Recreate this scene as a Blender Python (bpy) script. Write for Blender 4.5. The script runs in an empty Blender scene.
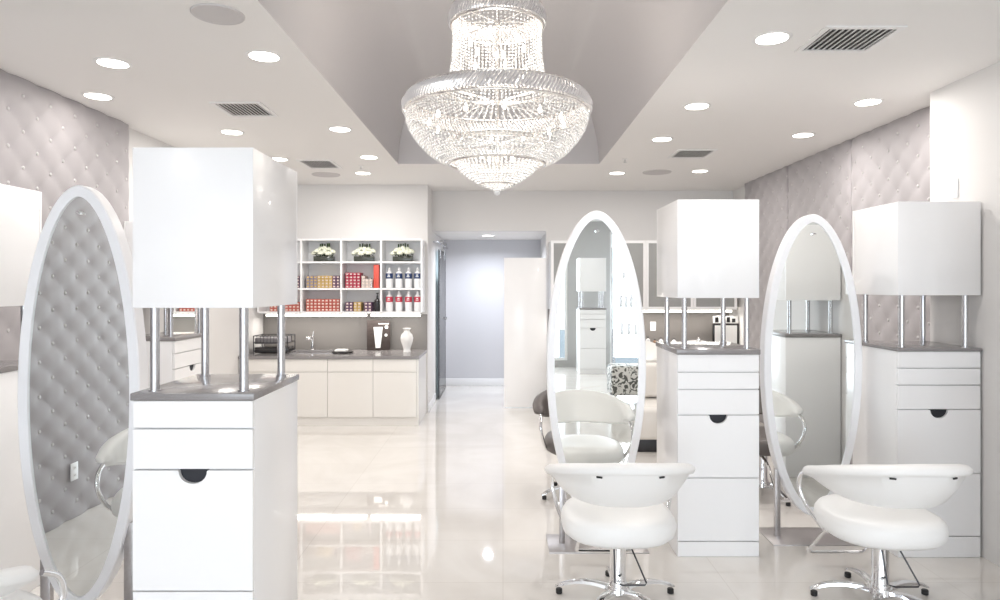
import bpy, bmesh, math, random
from mathutils import Vector, Matrix
random.seed(4)
PI = math.pi
C = bpy.context.scene.collection
SC = bpy.context.scene

# ---------------------------------------------------------------- camera, world, exposure
H = 1.6                      # eye height
cd = bpy.data.cameras.new('camera'); cam = bpy.data.objects.new('camera', cd); C.objects.link(cam)
cam.location = (0, 0, H); cam.rotation_euler = (PI/2, 0, 0)
cd.sensor_width = 36; cd.lens = 667/1000*36; cd.shift_x = -0.003; cd.shift_y = -0.014
cd.clip_start = 0.05; cd.clip_end = 100
SC.camera = cam
SC.view_settings.view_transform = 'Standard'; SC.view_settings.look = 'None'
SC.view_settings.gamma = 1; SC.view_settings.use_curve_mapping = False
SC.view_settings.exposure = 0.08
w = bpy.data.worlds.new('world'); SC.world = w; w.use_nodes = True
bg = w.node_tree.nodes['Background']; bg.inputs[0].default_value = (0.80, 0.90, 1.0, 1); bg.inputs[1].default_value = 3.2

CEIL = 1.28 + H              # 2.88
XL, XR, XW = -2.975, 3.04, 2.83
YK, YB, YC, YREAR = 8.42, 8.95, 10.7, -5.0     # kitchen back wall, bulkhead wall, corridor end, shop front

def light(name, kind, loc, energy, color=(1, 1, 1), size=0.1, rot=(0, 0, 0), sy=None, spread=None, shape=None):
    l = bpy.data.lights.new(name, kind); o = bpy.data.objects.new(name, l); C.objects.link(o)
    o.location = loc; o.rotation_euler = rot; l.energy = energy; l.color = color
    if kind == 'AREA':
        l.shape = shape or ('RECTANGLE' if sy else 'DISK'); l.size = size
        if sy: l.size_y = sy
        if spread: l.spread = spread
    else: l.shadow_soft_size = size
    return o
# daylight entering by the shop-front glazing behind the camera
DAY = (0.86, 0.93, 1.0)
light('daylight', 'AREA', (-0.9, YREAR + 0.12, 1.4), 128, DAY, 4.0, (PI/2, 0, 0), 2.4)
light('daylight', 'AREA', (2.45, YREAR + 0.12, 1.4), 42, DAY, 0.55, (PI/2, 0, 0), 2.4)

# ---------------------------------------------------------------- materials
def mat(name, col, rough=0.5, metal=0.0, coat=0.0, emis=None, es=0.0, spec=0.5, trans=0.0, noise=None, bump=None, ior=None):
    m = bpy.data.materials.new(name); m.use_nodes = True
    nt = m.node_tree; b = nt.nodes['Principled BSDF']
    b.inputs['Base Color'].default_value = (*col, 1); b.inputs['Roughness'].default_value = rough
    b.inputs['Metallic'].default_value = metal; b.inputs['Coat Weight'].default_value = coat
    b.inputs['Coat Roughness'].default_value = 0.04
    b.inputs['Specular IOR Level'].default_value = spec; b.inputs['Transmission Weight'].default_value = trans
    if ior: b.inputs['IOR'].default_value = ior
    if emis: b.inputs['Emission Color'].default_value = (*emis, 1); b.inputs['Emission Strength'].default_value = es
    if noise or bump:
        tc = nt.nodes.new('ShaderNodeTexCoord')
    if noise:                                   # (scale, colour2, stretch)
        n = nt.nodes.new('ShaderNodeTexNoise'); n.inputs['Scale'].default_value = noise[0]; n.inputs['Detail'].default_value = 5
        mp = nt.nodes.new('ShaderNodeMapping'); mp.inputs['Scale'].default_value = noise[2] if len(noise) > 2 else (1, 1, 1)
        nt.links.new(tc.outputs['Object'], mp.inputs[0]); nt.links.new(mp.outputs[0], n.inputs['Vector'])
        r = nt.nodes.new('ShaderNodeValToRGB'); r.color_ramp.elements[0].position = 0.35; r.color_ramp.elements[1].position = 0.68
        r.color_ramp.elements[0].color = (*col, 1); r.color_ramp.elements[1].color = (*noise[1], 1)
        nt.links.new(n.outputs['Fac'], r.inputs[0]); nt.links.new(r.outputs[0], b.inputs['Base Color'])
    if bump:
        n = nt.nodes.new('ShaderNodeTexNoise'); n.inputs['Scale'].default_value = bump[0]; n.inputs['Detail'].default_value = 3
        nt.links.new(tc.outputs['Object'], n.inputs['Vector'])
        bp = nt.nodes.new('ShaderNodeBump'); bp.inputs['Strength'].default_value = bump[1]; bp.inputs['Distance'].default_value = 0.01
        nt.links.new(n.outputs['Fac'], bp.inputs['Height']); nt.links.new(bp.outputs[0], b.inputs['Normal'])
    return m
M = {}
M['wall'] = mat('wall paint', (0.74, 0.725, 0.715), 0.6, bump=(120, 0.03))
M['wallgrey'] = mat('cool grey wall paint', (0.60, 0.60, 0.63), 0.6, bump=(120, 0.03))
M['ceil'] = mat('ceiling paint', (0.84, 0.82, 0.80), 0.7, bump=(90, 0.03))
M['tray'] = mat('grey tray paint', (0.62, 0.60, 0.605), 0.5, bump=(90, 0.03))
M['base'] = mat('white skirting', (0.85, 0.85, 0.86), 0.3)
M['lacquer'] = mat('white gloss lacquer', (0.92, 0.915, 0.92), 0.3, coat=0.3)
M['cream'] = mat('cream lacquer', (0.84, 0.81, 0.77), 0.25, coat=0.5)
M['seam'] = mat('shadow gap', (0.30, 0.30, 0.32), 0.6)
M['stone'] = mat('grey composite stone', (0.235, 0.22, 0.22), 0.22, coat=0.3, noise=(260, (0.29, 0.275, 0.275)))
M['splash'] = mat('taupe glass splashback', (0.20, 0.187, 0.178), 0.3)
M['steel'] = mat('brushed steel', (0.62, 0.62, 0.64), 0.27, 1.0)
M['plate'] = mat('satin steel plate', (0.50, 0.48, 0.48), 0.38, 1.0, noise=(40, (0.56, 0.54, 0.54), (1, 20, 1)))
M['chrome'] = mat('chrome', (0.82, 0.82, 0.83), 0.06, 1.0)
M['mirror'] = mat('mirror silvering', (0.90, 0.92, 0.905), 0.0, 1.0)
M['white_frame'] = mat('white satin frame', (0.90, 0.90, 0.92), 0.3, coat=0.3)
M['leather'] = mat('white leather', (0.88, 0.875, 0.865), 0.42, bump=(300, 0.08))
M['grey_leather'] = mat('taupe leather', (0.12, 0.105, 0.10), 0.42, bump=(300, 0.08))
M['rubber'] = mat('black rubber', (0.015, 0.015, 0.016), 0.5)
M['dark'] = mat('dark metal', (0.06, 0.06, 0.065), 0.35, 0.6)
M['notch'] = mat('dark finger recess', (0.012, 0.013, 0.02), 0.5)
M['fabric'] = mat('lilac grey velvet', (0.35, 0.325, 0.335), 0.6, noise=(3, (0.385, 0.36, 0.37)), bump=(140, 0.05))
M['fabric'].node_tree.nodes['Principled BSDF'].inputs['Sheen Weight'].default_value = 0.35
M['button'] = mat('crystal button', (0.50, 0.48, 0.48), 0.3, 0.15)
M['lamp'] = mat('downlight lens', (1, 1, 1), 0.3, emis=(1.0, 0.95, 0.87), es=10)
M['led'] = mat('led strip', (1, 1, 1), 0.3, emis=(1.0, 0.96, 0.88), es=6)
M['bulb'] = mat('candle bulb', (1, 1, 1), 0.2, emis=(1.0, 0.90, 0.76), es=14)
M['trimw'] = mat('white enamel', (0.82, 0.81, 0.80), 0.35)
M['speaker'] = mat('speaker grille cloth', (0.60, 0.575, 0.57), 0.8, bump=(400, 0.3))
M['vent_shade'] = mat('painted vent shade', (0.02, 0.018, 0.018), 0.8)
M['crystal'] = mat('cut crystal', (0.93, 0.92, 0.915), 0.15, 0.0, trans=0.12, ior=1.6, spec=0.8)
M['ringc'] = mat('crystal bars', (0.80, 0.78, 0.78), 0.12, 0.25, trans=0.2, ior=1.6, spec=0.8)
M['silver'] = mat('silver frame', (0.75, 0.73, 0.71), 0.18, 1.0)
M['ceramic'] = mat('white ceramic', (0.90, 0.89, 0.87), 0.12, coat=0.5)
M['black'] = mat('black gloss', (0.02, 0.018, 0.02), 0.2, coat=0.3)
M['plastic_w'] = mat('white plastic', (0.88, 0.88, 0.89), 0.3)
M['blue'] = mat('navy label', (0.03, 0.06, 0.16), 0.4)
M['redl'] = mat('red label', (0.55, 0.05, 0.09), 0.4)
M['red'] = mat('red card', (0.72, 0.10, 0.07), 0.45)
M['redbox'] = mat('brick red card', (0.50, 0.12, 0.09), 0.5)
M['gold'] = mat('gold card', (0.56, 0.38, 0.13), 0.45)
M['greyb'] = mat('grey violet card', (0.27, 0.23, 0.27), 0.5)
M['purple'] = mat('purple card', (0.13, 0.06, 0.12), 0.5)
M['magenta'] = mat('crimson card', (0.42, 0.03, 0.07), 0.5)
M['pale'] = mat('pale pink card', (0.60, 0.52, 0.48), 0.5)
M['petal'] = mat('cream petals', (0.82, 0.84, 0.70), 0.6)
M['leaf'] = mat('dark green leaf', (0.04, 0.08, 0.02), 0.5)
M['pot'] = mat('dark glass pot', (0.05, 0.055, 0.045), 0.15)
M['paper'] = mat('white print', (0.86, 0.86, 0.85), 0.4)
M['brown'] = mat('dark brown print', (0.055, 0.042, 0.04), 0.45, spec=0.25, noise=(14, (0.075, 0.06, 0.055), (1, 1, 3)))
M['tar'] = mat('asphalt', (0.22, 0.23, 0.24), 0.9)
# clear panes: thin glass, mostly see-through
def pane_mat(name, tint, refl):
    m = bpy.data.materials.new(name); m.use_nodes = True; nt = m.node_tree; nt.nodes.clear()
    o = nt.nodes.new('ShaderNodeOutputMaterial'); mx = nt.nodes.new('ShaderNodeMixShader')
    t = nt.nodes.new('ShaderNodeBsdfTransparent'); g = nt.nodes.new('ShaderNodeBsdfGlossy')
    t.inputs[0].default_value = (*tint, 1); g.inputs['Roughness'].default_value = 0.02
    fr = nt.nodes.new('ShaderNodeFresnel'); fr.inputs[0].default_value = refl
    nt.links.new(fr.outputs[0], mx.inputs[0]); nt.links.new(t.outputs[0], mx.inputs[1]); nt.links.new(g.outputs[0], mx.inputs[2])
    nt.links.new(mx.outputs[0], o.inputs[0]); return m
M['pane'] = pane_mat('clear glass', (0.93, 0.95, 0.96), 1.45)
M['paneblue'] = pane_mat('blue green glass', (0.70, 0.78, 0.80), 1.5)
M['frost'] = pane_mat('smoky door glass', (0.85, 0.86, 0.85), 1.5)
_nt = M['frost'].node_tree; _d = _nt.nodes.new('ShaderNodeBsdfDiffuse'); _d.inputs[0].default_value = (0.66, 0.66, 0.65, 1)
_m2 = _nt.nodes.new('ShaderNodeMixShader'); _m2.inputs[0].default_value = 0.45
_mx = [n for n in _nt.nodes if n.type == 'MIX_SHADER' and n != _m2][0]; _o = [n for n in _nt.nodes if n.type == 'OUTPUT_MATERIAL'][0]
_nt.links.new(_mx.outputs[0], _m2.inputs[1]); _nt.links.new(_d.outputs[0], _m2.inputs[2]); _nt.links.new(_m2.outputs[0], _o.inputs[0])
# polished porcelain floor: large tiles, faint joints, faint veins
def floor_mat():
    m = bpy.data.materials.new('polished porcelain'); m.use_nodes = True; nt = m.node_tree; b = nt.nodes['Principled BSDF']
    tc = nt.nodes.new('ShaderNodeTexCoord'); N = nt.nodes.new
    nz = N('ShaderNodeTexNoise'); nz.inputs['Scale'].default_value = 1.1; nz.inputs['Detail'].default_value = 8; nz.inputs['Distortion'].default_value = 1.8
    nt.links.new(tc.outputs['Object'], nz.inputs['Vector'])
    r = N('ShaderNodeValToRGB'); e = r.color_ramp.elements
    e[0].position = 0.36; e[0].color = (0.74, 0.705, 0.665, 1); e[1].position = 0.62; e[1].color = (0.80, 0.77, 0.735, 1)
    nt.links.new(nz.outputs['Fac'], r.inputs[0])
    br = N('ShaderNodeTexBrick'); br.offset = 0.0; br.inputs['Scale'].default_value = 1.0
    br.inputs['Brick Width'].default_value = 1.2; br.inputs['Row Height'].default_value = 0.6
    br.inputs['Mortar Size'].default_value = 0.003; br.inputs['Mortar Smooth'].default_value = 0.3
    br.inputs['Color1'].default_value = (1, 1, 1, 1); br.inputs['Color2'].default_value = (0.97, 0.97, 0.97, 1); br.inputs['Mortar'].default_value = (0.88, 0.87, 0.86, 1)
    nt.links.new(tc.outputs['Object'], br.inputs['Vector'])
    mx = N('ShaderNodeMix'); mx.data_type = 'RGBA'; mx.blend_type = 'MULTIPLY'; mx.inputs[0].default_value = 1.0
    nt.links.new(r.outputs[0], mx.inputs[6]); nt.links.new(br.outputs['Color'], mx.inputs[7]); nt.links.new(mx.outputs[2], b.inputs['Base Color'])
    b.inputs['Roughness'].default_value = 0.03; b.inputs['IOR'].default_value = 1.62; b.inputs['Coat Weight'].default_value = 0.3; b.inputs['Coat Roughness'].default_value = 0.02
    return m
M['floor'] = floor_mat()
def damask():
    m = bpy.data.materials.new('damask cloth'); m.use_nodes = True; nt = m.node_tree; b = nt.nodes['Principled BSDF']
    tc = nt.nodes.new('ShaderNodeTexCoord'); n = nt.nodes.new('ShaderNodeTexNoise'); n.inputs['Scale'].default_value = 9; n.inputs['Distortion'].default_value = 2.5
    r = nt.nodes.new('ShaderNodeValToRGB'); r.color_ramp.interpolation = 'CONSTANT'
    r.color_ramp.elements[0].color = (0.75, 0.73, 0.70, 1); r.color_ramp.elements[1].position = 0.52; r.color_ramp.elements[1].color = (0.10, 0.10, 0.09, 1)
    nt.links.new(tc.outputs['Object'], n.inputs['Vector']); nt.links.new(n.outputs['Fac'], r.inputs[0]); nt.links.new(r.outputs[0], b.inputs['Base Color'])
    return m
M['damask'] = damask()

# ---------------------------------------------------------------- mesh helpers
def BM(): return bmesh.new()
def box(bm, x0, x1, y0, y1, z0, z1, bev=0.0, seg=2, mi=0):
    r = bmesh.ops.create_cube(bm, size=1.0); vs = r['verts']
    for v in vs:
        v.co = Vector(((x0+x1)/2 + v.co.x*(x1-x0), (y0+y1)/2 + v.co.y*(y1-y0), (z0+z1)/2 + v.co.z*(z1-z0)))
    fs = set(f for v in vs for f in v.link_faces)
    for f in fs: f.material_index = mi
    if bev > 0:
        es = list(set(e for v in vs for e in v.link_edges))
        bmesh.ops.bevel(bm, geom=es, offset=bev, segments=seg, profile=0.5, affect='EDGES')
    return bm
def lathe(bm, prof, n=32, c=(0, 0), mi=0, close=True):
    """prof: (r, z) bottom to top"""
    rings = []
    for r, z in prof:
        if r < 1e-5: rings.append([bm.verts.new((c[0], c[1], z))])
        else: rings.append([bm.verts.new((c[0]+r*math.cos(2*PI*i/n), c[1]+r*math.sin(2*PI*i/n), z)) for i in range(n)])
    for a, b in zip(rings, rings[1:]):
        for i in range(n):
            j = (i+1) % n
            if len(a) == 1 and len(b) == 1: continue
            if len(a) == 1: f = bm.faces.new((a[0], b[j], b[i]))
            elif len(b) == 1: f = bm.faces.new((a[i], a[j], b[0]))
            else: f = bm.faces.new((a[i], a[j], b[j], b[i]))
            f.material_index = mi
    if close:
        if len(rings[0]) > 1: bm.faces.new(list(reversed(rings[0]))).material_index = mi
        if len(rings[-1]) > 1: bm.faces.new(rings[-1]).material_index = mi
    return bm
def smooth_path(pts, k=6):
    """Catmull-Rom through points"""
    P = [Vector(p) for p in pts]; out = []
    for i in range(len(P)-1):
        p0 = P[max(i-1, 0)]; p1 = P[i]; p2 = P[i+1]; p3 = P[min(i+2, len(P)-1)]
        for s in range(k):
            t = s/k
            out.append(0.5*((2*p1) + (-p0+p2)*t + (2*p0-5*p1+4*p2-p3)*t*t + (-p0+3*p1-3*p2+p3)*t**3))
    out.append(P[-1]); return out
def tube(bm, pts, r, n=10, closed=False, mi=0, rs=None):
    P = [Vector(p) for p in pts]; L = len(P); rings = []
    up = None
    for i in range(L):
        if closed: t = (P[(i+1) % L]-P[i-1]).normalized()
        else: t = (P[min(i+1, L-1)]-P[max(i-1, 0)]).normalized()
        if up is None:
            up = Vector((0, 0, 1)) if abs(t.z) < 0.9 else Vector((1, 0, 0))
        a = t.cross(up)
        if a.length < 1e-4: a = t.cross(Vector((0, 1, 0)))
        a.normalize(); b = a.cross(t).normalized(); up = b
        rr = rs[i] if rs else r
        rings.append([bm.verts.new(P[i] + a*rr*math.cos(2*PI*k/n) + b*rr*math.sin(2*PI*k/n)) for k in range(n)])
    m = L if closed else L-1
    for i in range(m):
        A = rings[i]; B = rings[(i+1) % L]
        for k in range(n):
            bm.faces.new((A[k], B[k], B[(k+1) % n], A[(k+1) % n])).material_index = mi
    if not closed:
        bm.faces.new(rings[0]).material_index = mi; bm.faces.new(list(reversed(rings[-1]))).material_index = mi
    return bm
def cyl(bm, c, r, z0, z1, n=24, bev=0.0, mi=0):
    if bev: prof = [(r-bev, z0), (r, z0+bev), (r, z1-bev), (r-bev, z1)]
    else: prof = [(r, z0), (r, z1)]
    return lathe(bm, prof, n, c, mi)
def obj(name, bm, mats, parent=None, loc=None, label=None, angle=38):
    bmesh.ops.recalc_face_normals(bm, faces=bm.faces[:])
    for f in bm.faces: f.smooth = True
    for e in bm.edges:
        if len(e.link_faces) == 2 and e.calc_face_angle(0) > math.radians(angle): e.smooth = False
    me = bpy.data.meshes.new(name); bm.to_mesh(me); bm.free()
    for m in (mats if isinstance(mats, (list, tuple)) else [mats]): me.materials.append(m)
    o = bpy.data.objects.new(name, me); C.objects.link(o)
    if parent: o.parent = parent
    if loc: o.location = loc
    if label: o['label'] = label
    return o
def tag(o, label, cat, group=None, kind=None):
    o['label'] = label; o['category'] = cat
    if group: o['group'] = group
    if kind: o['kind'] = kind
    return o
def thing(name, label, cat, loc=(0, 0, 0), rz=0, group=None):
    o = bpy.data.objects.new(name, None); C.objects.link(o); o.empty_display_size = 0.1
    o.location = loc; o.rotation_euler = (0, 0, rz); return tag(o, label, cat, group)
def struct(name, bm, m, label=None, **k):
    o = obj(name, bm, m, **k); o['kind'] = 'structure'
    if label: o['label'] = label
    return o
def dup(root, loc, rz=0.0, label=None, group=None):
    r = root.copy(); C.objects.link(r); r.location = loc; r.rotation_euler = (0, 0, rz)
    if label: r['label'] = label
    if group: r['group'] = group
    for ch in list(root.children):
        c = ch.copy(); C.objects.link(c); c.parent = r
        for g in list(ch.children):
            d = g.copy(); C.objects.link(d); d.parent = c
    return r

# ---------------------------------------------------------------- room shell
struct('floor', box(BM(), -3.3, 3.6, -5.15, 11.0, -0.1, 0), M['floor'], 'polished cream porcelain tile floor')
# ceiling with a coved tray over the aisle
TX0, TX1, TY0, TY1 = -1.10, 1.01, 0.6, 7.0
bm = BM(); ZT = CEIL + 0.16
box(bm, -3.3, TX0, -5.15, 9.1, CEIL, ZT); box(bm, TX1, 3.6, -5.15, 9.1, CEIL, ZT)
box(bm, TX0, TX1, -5.15, TY0, CEIL, ZT); box(bm, TX0, TX1, TY1, 9.1, CEIL, ZT)
K = 12; rings = []
for k in range(K+1):
    ph = PI/2*k/K; s = 0.50*(1-math.cos(ph)); z = CEIL + 0.002 + 0.80*math.sin(ph)
    rings.append([bm.verts.new(p) for p in ((TX0+s, TY0+s, z), (TX1-s, TY0+s, z), (TX1-s, TY1-s, z), (TX0+s, TY1-s, z))])
for a, b in zip(rings, rings[1:]):
    for i in range(4): bm.faces.new((a[i], b[i], b[(i+1) % 4], a[(i+1) % 4])).material_index = 1
bm.faces.new(rings[-1]).material_index = 1
struct('ceiling', bm, [M['ceil'], M['tray']], 'pale ceiling with a recessed grey tray')
# unseen lid added above the tray to keep stray light out
struct('light_block_lid', box(BM(), TX0-0.1, TX1+0.1, TY0-0.1, TY1+0.1, CEIL+0.86, CEIL+0.9), M['ceil'])
struct('wall_left', box(BM(), -3.2, XL-0.05, -5.15, YK+0.15, 0, CEIL), M['wall'])
struct('wall_right_rear', box(BM(), XR+0.05, 3.4, 4.42, YB+0.15, 0, CEIL), M['wall'])
struct('wall_right', box(BM(), XW, 3.4, -5.15, 4.42, 0, CEIL), M['wall'], 'white wall running from the front past the tufted panels')
struct('wall_back', box(BM(), -3.2, -0.951, YK, YK+0.12, 0, CEIL), M['wall'], 'pale wall behind the open shelves')
bm = BM()
box(bm, -0.965, 0.58, YB, YB+0.12, 2.34, CEIL)      # bulkhead over the opening
box(bm, 0.58, 3.4, YB, YB+0.12, 0, CEIL)
struct('wall_bulkhead', bm, M['wall'], 'pale wall with the corridor opening')
struct('wall_return', box(BM(), -1.09, -0.951, YK+0.12, YC, 0, CEIL), M['wall'])
struct('wall_corridor', box(BM(), -1.09, 1.2, YC, YC+0.1, 0, 2.6), M['wallgrey'], 'cool grey end wall of the corridor')
struct('wall_corridor_right', box(BM(), 0.60, 0.70, YB+0.12, YC, 0, 2.6), M['wall'])
struct('ceiling_corridor', box(BM(), -0.951, 0.60, YB+0.12, YC, 2.34, 2.44), M['ceil'])
struct('baseboard_corridor', box(BM(), -0.95, 0.60, YC-0.015, YC, 0, 0.12, 0.004), M['base'])
struct('baseboard_return', box(BM(), -0.951, -0.938, YK-0.0, YB+0.4, 0, 0.10, 0.004), M['base'])
struct('baseboard_left', box(BM(), XL-0.05, XL-0.035, 5.32, YK, 0, 0.10, 0.004), M['base'])
struct('baseboard_right', box(BM(), XW-0.013, XW, -4.9, 2.3, 0, 0.10, 0.004), M['base'])
# shop front behind the camera
bm = BM()
box(bm, -3.2, -2.9, YREAR-0.15, YREAR, 0, CEIL); box(bm, -2.9, 3.4, YREAR-0.15, YREAR, 2.68, CEIL)
box(bm, 1.28, 2.12, YREAR-0.15, YREAR, 0, 2.68); box(bm, 2.76, 3.4, YREAR-0.15, YREAR, 0, 2.68); box(bm, -2.9, 1.28, YREAR-0.15, YREAR, 0, 0.12)
struct('wall_front', bm, mat('warm grey wall paint', (0.42, 0.41, 0.40), 0.6))
for n, (a, b) in enumerate(((-2.9, -1.5), (-1.5, -0.1), (-0.1, 1.28), (2.12, 2.76))):
    z0 = 0.12 if b < 2 else 0.0
    bm = BM(); t = 0.05
    box(bm, a, b, YREAR-0.10, YREAR-0.04, z0, z0+t); box(bm, a, b, YREAR-0.10, YREAR-0.04, 2.68-t, 2.68)
    box(bm, a, a+t, YREAR-0.10, YREAR-0.04, z0+t, 2.68-t); box(bm, b-t, b, YREAR-0.10, YREAR-0.04, z0+t, 2.68-t)
    wd = struct('window_%d' % (n+1), bm, M['trimw'])
    obj('pane', box(BM(), a+t, b-t, YREAR-0.075, YREAR-0.065, z0+t, 2.68-t), M['pane'], wd)
struct('ground', box(BM(), -12, 12, -18, -5.15, -0.15, -0.1), M['tar'])

# ---------------------------------------------------------------- tufted wall panels
BW, BH = 0.25, 0.222
def tuft_depth(a, z):
    u = a/BW + z/BH; v = a/BW - z/BH
    su, sv = abs(math.sin(PI*u)), abs(math.sin(PI*v))
    pil = (su*sv)**0.45
    ia, iz = round(2*a/BW), round(2*z/BH); best = 9
    for i in (ia-1, ia, ia+1):
        for j in (iz-1, iz, iz+1):
            if (i+j) % 2 == 0:
                best = min(best, math.hypot(a-i*BW/2, z-j*BH/2))
    return 0.007*pil + 0.014*(1-math.exp(-(best/0.04)**1.2))
btn_mesh = None
def tuft_panel(name, side, y0, y1, label, yref):
    """panel on the left (-1) or right (+1) wall; local origin at wall face"""
    global btn_mesh
    X = XL if side < 0 else XR
    y0 += 0.004; y1 -= 0.004; z0, z1 = 0.0, CEIL
    root = thing('upholstered_wall_panel', label, 'wall panel', (X, (y0+y1)/2, 0), 0, None)
    ym = (y0+y1)/2; bm = BM(); st = 0.021
    ny = int((y1-y0)/st); nz = int((z1-z0-0.004)/st); g = []
    for i in range(ny+1):
        y = y0 + (y1-y0)*i/ny; col = []
        for j in range(nz+1):
            z = z0+0.002 + (z1-z0-0.004)*j/nz
            e = min(y-y0, y1-y, 0.03)/0.03
            d = tuft_depth(y, z)*(e**0.5) + 0.002
            col.append(bm.verts.new((-side*d, y-ym, z)))
        g.append(col)
    for i in range(ny):
        for j in range(nz): bm.faces.new((g[i][j], g[i+1][j], g[i+1][j+1], g[i][j+1]))
    ed = [e for e in bm.edges if e.is_boundary]
    r = bmesh.ops.extrude_edge_only(bm, edges=ed)
    for v in [q for q in r['geom'] if isinstance(q, bmesh.types.BMVert)]: v.co.x = side*0.048
    vb = [q for q in r['geom'] if isinstance(q, bmesh.types.BMEdge)]
    bmesh.ops.edgeloop_fill(bm, edges=vb)
    obj('padding', bm, M['fabric'], root, angle=60)
    if btn_mesh is None:
        b = BM(); lathe(b, [(0.013, 0), (0.0145, 0.004), (0.010, 0.009), (0.0, 0.011)], 10)
        for f in b.faces: f.smooth = True
        btn_mesh = bpy.data.meshes.new('button'); b.to_mesh(btn_mesh); b.free(); btn_mesh.materials.append(M['button'])
    pts = []
    for i in range(int(2*y0/BW)-1, int(2*y1/BW)+2):
        for j in range(1, int(2*z1/BH)+1):
            y, z = i*BW/2, j*BH/2
            if (i+j) % 2 == 0 and y0+0.03 < y < y1-0.03 and z < z1-0.03: pts.append((y, z))
    pts.sort(key=lambda p: abs(p[0]-yref) - 0.35*p[1])
    for y, z in pts[:98]:
        o = bpy.data.objects.new('button', btn_mesh); C.objects.link(o); o.parent = root
        o.location = (-side*0.0025, y-ym, z); o.rotation_euler = (0, -side*PI/2, 0)
    if len(pts) > 98:
        b = BM()
        for y, z in pts[98:]:
            k = len(b.verts); lathe(b, [(0.013, 0), (0.0145, 0.004), (0.010, 0.009), (0.0, 0.011)], 8); b.verts.ensure_lookup_table()
            for v in b.verts[k:]:
                q = v.co.copy(); v.co = Vector((-side*(0.0025+q.z), y-ym+q.y, z+q.x))
        o = obj('buttons', b, M['button'], root); o['kind'] = 'stuff'
    return root
tuft_panel('p', -1, 2.80, 5.30, 'grey tufted panel on the left wall ending left of the big tower cabinet', 4.6)
tuft_panel('p', -1, 0.30, 2.80, 'grey tufted panel seen reflected in the left oval mirror, with the outlet', 1.3)
tuft_panel('p', 1, 7.09, 8.37, 'farthest grey tufted panel on the right wall', 7.1)
tuft_panel('p', 1, 5.81, 7.09, 'middle grey tufted panel on the right wall', 5.8)
tuft_panel('p', 1, 4.44, 5.81, 'nearest grey tufted panel on the right wall beside the plain white wall', 4.9)

# ---------------------------------------------------------------- ceiling fixtures
def on_ceiling(px, py, h=1.28):
    d = h*667/(286-py); return ((px-503)*d/667, d)
def downlight(first=[None]):
    root = thing('recessed_downlight', 'x', 'ceiling light')
    b = BM(); lathe(b, [(0.078, -0.004), (0.088, -0.006), (0.098, -0.003), (0.098, 0.0), (0.078, 0.0)], 32, close=False)
    obj('trim_ring', b, M['trimw'], root)
    obj('lens', cyl(BM(), (0, 0), 0.079, -0.0055, -0.0015, 32), M['lamp'], root)
    return root
DL = [((113, 63), 'left ceiling, largest and nearest the picture edge'), ((98, 96), 'left ceiling, closest to the tufted wall'),
      ((264, 56), 'left ceiling, beside the tray, near the speaker'), ((232, 132), 'left ceiling, just beyond the larger left vent'),
      ((340, 129), 'left ceiling, halfway along the tray edge'), ((279, 159), 'left ceiling, just above the foreground tower'),
      ((369, 157), 'left ceiling, at the far corner of the tray'), ((363, 173), 'left ceiling, farthest back'),
      ((772, 38), 'right ceiling, nearest and largest, left of the large vent'), ((697, 106), 'right ceiling, second along the tray edge'),
      ((662, 139), 'right ceiling, third along the tray edge'), ((868, 102), 'right ceiling, by the nearest tufted panel'),
      ((803, 135), 'right ceiling, second one along the right tufted wall'), ((617, 173), 'right ceiling, just right of the tray corner'),
      ((700, 171), 'right ceiling, just beyond the small vent')]
dl0 = None
WARM = (1.0, 0.965, 0.925)
spots = []
for (px, py), lab in DL:
    x, y = on_ceiling(px, py)
    spots.append((max(x, -2.60), y))
    if dl0 is None: dl0 = downlight(); o = dl0; o.location = (x, y, CEIL)
    else: o = dup(dl0, (x, y, CEIL))
    o['label'] = 'round white recessed light in the ' + lab; o['group'] = 'recessed ceiling lights'
o = dup(dl0, (-0.22, 9.75, 2.34), 0, 'round white recessed light in the corridor ceiling', 'recessed ceiling lights')
for x, y in ((-2.1, 0.9), (-2.1, -1.6), (2.0, 0.9), (2.0, -1.6), (0, -1.8), (0, -3.6)): spots.append((x, y))
for x, y in spots:
    light('downlight_lamp', 'AREA', (x, y, CEIL-0.02), 3.0 if x < -2.55 else 8.5, WARM, 0.12)
light('downlight_lamp', 'AREA', (-0.22, 9.75, 2.32), 29, (0.88, 0.92, 1.0), 0.12, spread=math.radians(160))
def vent(px, py, wx, wy, lab):
    x, y = on_ceiling(px, py)
    t = thing('ceiling_vent', lab, 'vent', (x, y, CEIL), 0, 'ceiling air vents')
    b = BM(); e = 0.03
    box(b, -wx/2-e, wx/2+e, -wy/2-e, -wy/2, -0.008, 0); box(b, -wx/2-e, wx/2+e, wy/2, wy/2+e, -0.008, 0)
    box(b, -wx/2-e, -wx/2, -wy/2, wy/2, -0.008, 0); box(b, wx/2, wx/2+e, -wy/2, wy/2, -0.008, 0)
    obj('frame', b, M['trimw'], t)
    obj('shade_sheet', box(BM(), -wx/2, wx/2, -wy/2, wy/2, -0.0015, -0.0005), M['vent_shade'], t)  # flat near-black sheet: shade between the slats put in as colour
    n = 11; b0 = BM(); box(b0, -0.002, 0.002, -wy/2, wy/2, -0.0075, -0.0015)
    s0 = obj('slat', b0, M['trimw'], t); s0.location.x = -wx/2 + wx*0.5/n
    for k in range(1, n):
        s = s0.copy(); C.objects.link(s); s.parent = t; s.location.x = -wx/2 + wx*(k+0.5)/n
vent(245, 109, 0.30, 0.32, 'white louvred air vent in the left ceiling, the larger of the two left ones')
vent(320, 164, 0.30, 0.42, 'small far air vent in the left ceiling beside the tray corner')
vent(848, 39, 0.34, 0.30, 'largest louvred air vent, nearest in the right ceiling')
vent(692, 153.5, 0.32, 0.34, 'small far air vent in the right ceiling')
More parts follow.
